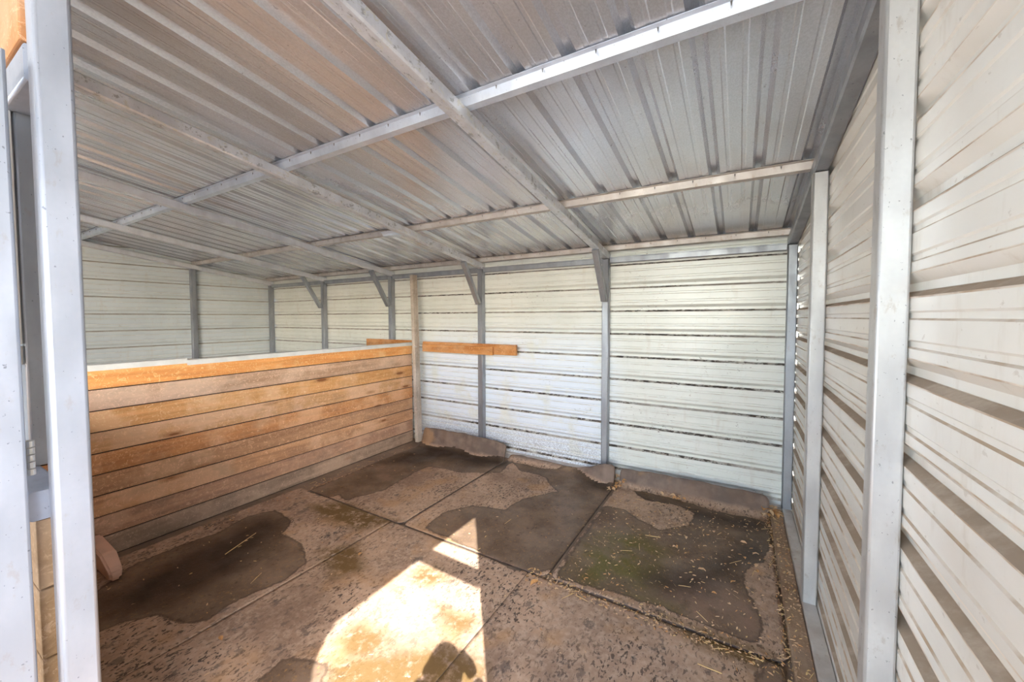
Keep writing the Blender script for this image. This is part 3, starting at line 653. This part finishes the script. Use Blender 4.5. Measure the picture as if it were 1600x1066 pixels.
# ------------------------------------------------------------------ photographer behind the camera (casts the head shadow in the sunlit patch)
_hx, _hy = floor_xy(693, 1024, .02)       # where the photo shows the shadow of the head
PH = Vector((_hx+.78*1.62, _hy-1.01*1.62, 0))
def person():
    H = PH.copy(); a = YAW; KZ = .955; f = Vector((-math.sin(a), math.cos(a), 0)); s = Vector((math.cos(a), math.sin(a), 0))
    def P_(x, y, z): return H+s*x+f*y+Vector((0, 0, z*KZ))
    root = empty('person', (H.x, H.y, -.0)); tag(root, 'person in dark clothes standing in the doorway holding up a camera', 'person')
    V = [(0, -.02, .93, .135, .10), (0, -.01, 1.10, .13, .10), (0, -.01, 1.28, .16, .11), (0, 0, 1.40, .10, .08), (0, .01, 1.47, .055, .055), (0, .02, 1.53, .06, .06),
         (.17, 0, 1.385, .06, .06), (.24, .06, 1.16, .045, .045), (.17, .20, 1.33, .036, .036), (.115, .235, 1.425, .026, .03),
         (-.17, 0, 1.385, .06, .06), (-.24, .06, 1.16, .045, .045), (-.17, .20, 1.33, .036, .036), (-.115, .235, 1.425, .026, .03),
         (.10, 0, .86, .09, .09), (.12, .02, .48, .062, .062), (.13, -.02, .09, .042, .042), (.15, .12, .04, .036, .03),
         (-.10, 0, .86, .09, .09), (-.12, .02, .48, .062, .062), (-.13, -.02, .09, .042, .042), (-.15, .12, .04, .036, .03)]
    E_ = [(0, 1), (1, 2), (2, 3), (3, 4), (4, 5), (3, 6), (6, 7), (7, 8), (8, 9), (3, 10), (10, 11), (11, 12), (12, 13), (0, 14), (14, 15), (15, 16), (16, 17), (0, 18), (18, 19), (19, 20), (20, 21)]
    def skin(name, V, E_, mat, sub=2):
        me = bpy.data.meshes.new(name); me.from_pydata([P_(*v[:3]) for v in V], E_, []); me.materials.append(mat)
        o = link(bpy.data.objects.new(name, me)); mo = o.modifiers.new('skin', 'SKIN'); mo.use_smooth_shade = True
        for i, v in enumerate(V): me.skin_vertices[0].data[i].radius = (v[3], v[4])
        me.skin_vertices[0].data[0].use_root = True
        ss = o.modifiers.new('sub', 'SUBSURF'); ss.levels = sub; ss.render_levels = sub; parent_keep(o, root); return o
    me0 = skin
    sk = plain('skin_tone', (.55, .34, .25), .5); cl = plain('dark_cloth', (.05, .06, .09), .9)
    def skin_safe(*a, **k):
        return skin(*a, **k)
    # skin layer needs to exist on the mesh before radii are set
    def build(name, V, E_, mat):
        me = bpy.data.meshes.new(name); me.from_pydata([P_(*v[:3]) for v in V], E_, []); me.materials.append(mat)
        o = link(bpy.data.objects.new(name, me)); mo = o.modifiers.new('skin', 'SKIN'); mo.use_smooth_shade = True
        if not me.skin_vertices:
            bm = bmesh.new(); bm.from_mesh(me); bm.verts.layers.skin.verify(); bm.to_mesh(me); bm.free()
        for i, v in enumerate(V): me.skin_vertices[0].data[i].radius = (v[3], v[4])
        me.skin_vertices[0].data[0].use_root = True
        ss = o.modifiers.new('sub', 'SUBSURF'); ss.levels = 2; ss.render_levels = 2; parent_keep(o, root); return o
    build('body', V, E_, cl)
    # head: shaped sphere with nose, ears and chin
    bm = bmesh.new(); bmesh.ops.create_uvsphere(bm, u_segments=28, v_segments=20, radius=1)
    for v in bm.verts:
        x, y, z = v.co; k = 1-.22*max(0, -z); nx_, ny_, nz_ = x*.076*k, y*.095*(1-.12*max(0, -z)), z*.115
        if y > .6 and abs(x) < .22 and -.35 < z < .15: ny_ += .022*(1-abs(x)/.22)*(1-abs(z+.12)/.3 if abs(z+.12) < .3 else 0)
        if abs(x) > .92 and abs(z) < .3: nx_ *= 1.18
        v.co = P_(nx_, .035+ny_, 1.605+nz_)
    o = mesh_obj('head', bm, sk, smooth=True); parent_keep(o, root)
    bm = bmesh.new(); bmesh.ops.create_uvsphere(bm, u_segments=28, v_segments=16, radius=1)
    for v in bm.verts:
        x, y, z = v.co; yy = min(y, .55 if z < .55 else 1); zz = max(z, -.55)
        v.co = P_(x*.083, .028+yy*.101, 1.615+zz*.120)
    o = mesh_obj('hair', bm, plain('dark_hair', (.05, .03, .02), .7), smooth=True); parent_keep(o, root)
    for sx in (-1, 1):
        bm = bmesh.new(); bmesh.ops.create_uvsphere(bm, u_segments=12, v_segments=8, radius=.011, matrix=Matrix.Translation(P_(sx*.030, .118, 1.615))); o = mesh_obj('eye', bm, M_TRIM, smooth=True); parent_keep(o, root)
        HV = [(sx*.115, .235, 1.425, .026, .03), (sx*.10, .255, 1.455, .028, .018), (sx*.085, .262, 1.475, .02, .014)]; HE = [(0, 1), (1, 2)]
        for q in range(4):
            b0 = len(HV); z = 1.445+.018*q; ln = (.9, 1.05, 1.1, .95)[q]
            HV += [(sx*.072, .268, z, .009, .009), (sx*.055, .268+.018*ln, z+.002, .008, .008), (sx*.034*(2-ln), .268+.012*ln, z+.003, .007, .007)]
            HE += [(1 if q < 2 else 2, b0), (b0, b0+1), (b0+1, b0+2)]
        b0 = len(HV); HV += [(sx*.080, .235, 1.45, .010, .010), (sx*.062, .225, 1.47, .008, .008)]; HE += [(1, b0), (b0, b0+1)]
        build('hand', HV, HE, sk)
    return root
person()
pc = empty('photo_camera', (-.27, -4.03, 1.56)); 
tag(pc, 'small black camera held up by the person in the doorway', 'camera')
bm = bmesh.new(); bm_box(bm, (-.05, -.024, -.035), (.05, .022, .033), .006); o = mesh_obj('camera_body', bm, plain('camera_black', (.02, .02, .02), .4), pc)
bm = bmesh.new(); bmesh.ops.create_cone(bm, cap_ends=True, segments=24, radius1=.026, radius2=.024, depth=.03, matrix=Matrix.Translation((0, .035, 0)) @ Matrix.Rotation(math.pi/2, 4, 'X')); o = mesh_obj('lens', bm, plain('lens_black', (.03, .03, .03), .3), pc)
f2 = Vector((-math.sin(YAW), math.cos(YAW), 0)); H_ = PH; pc.location = H_+f2*.255+Vector((0, 0, 1.405)); pc.rotation_euler = (0, 0, YAW)
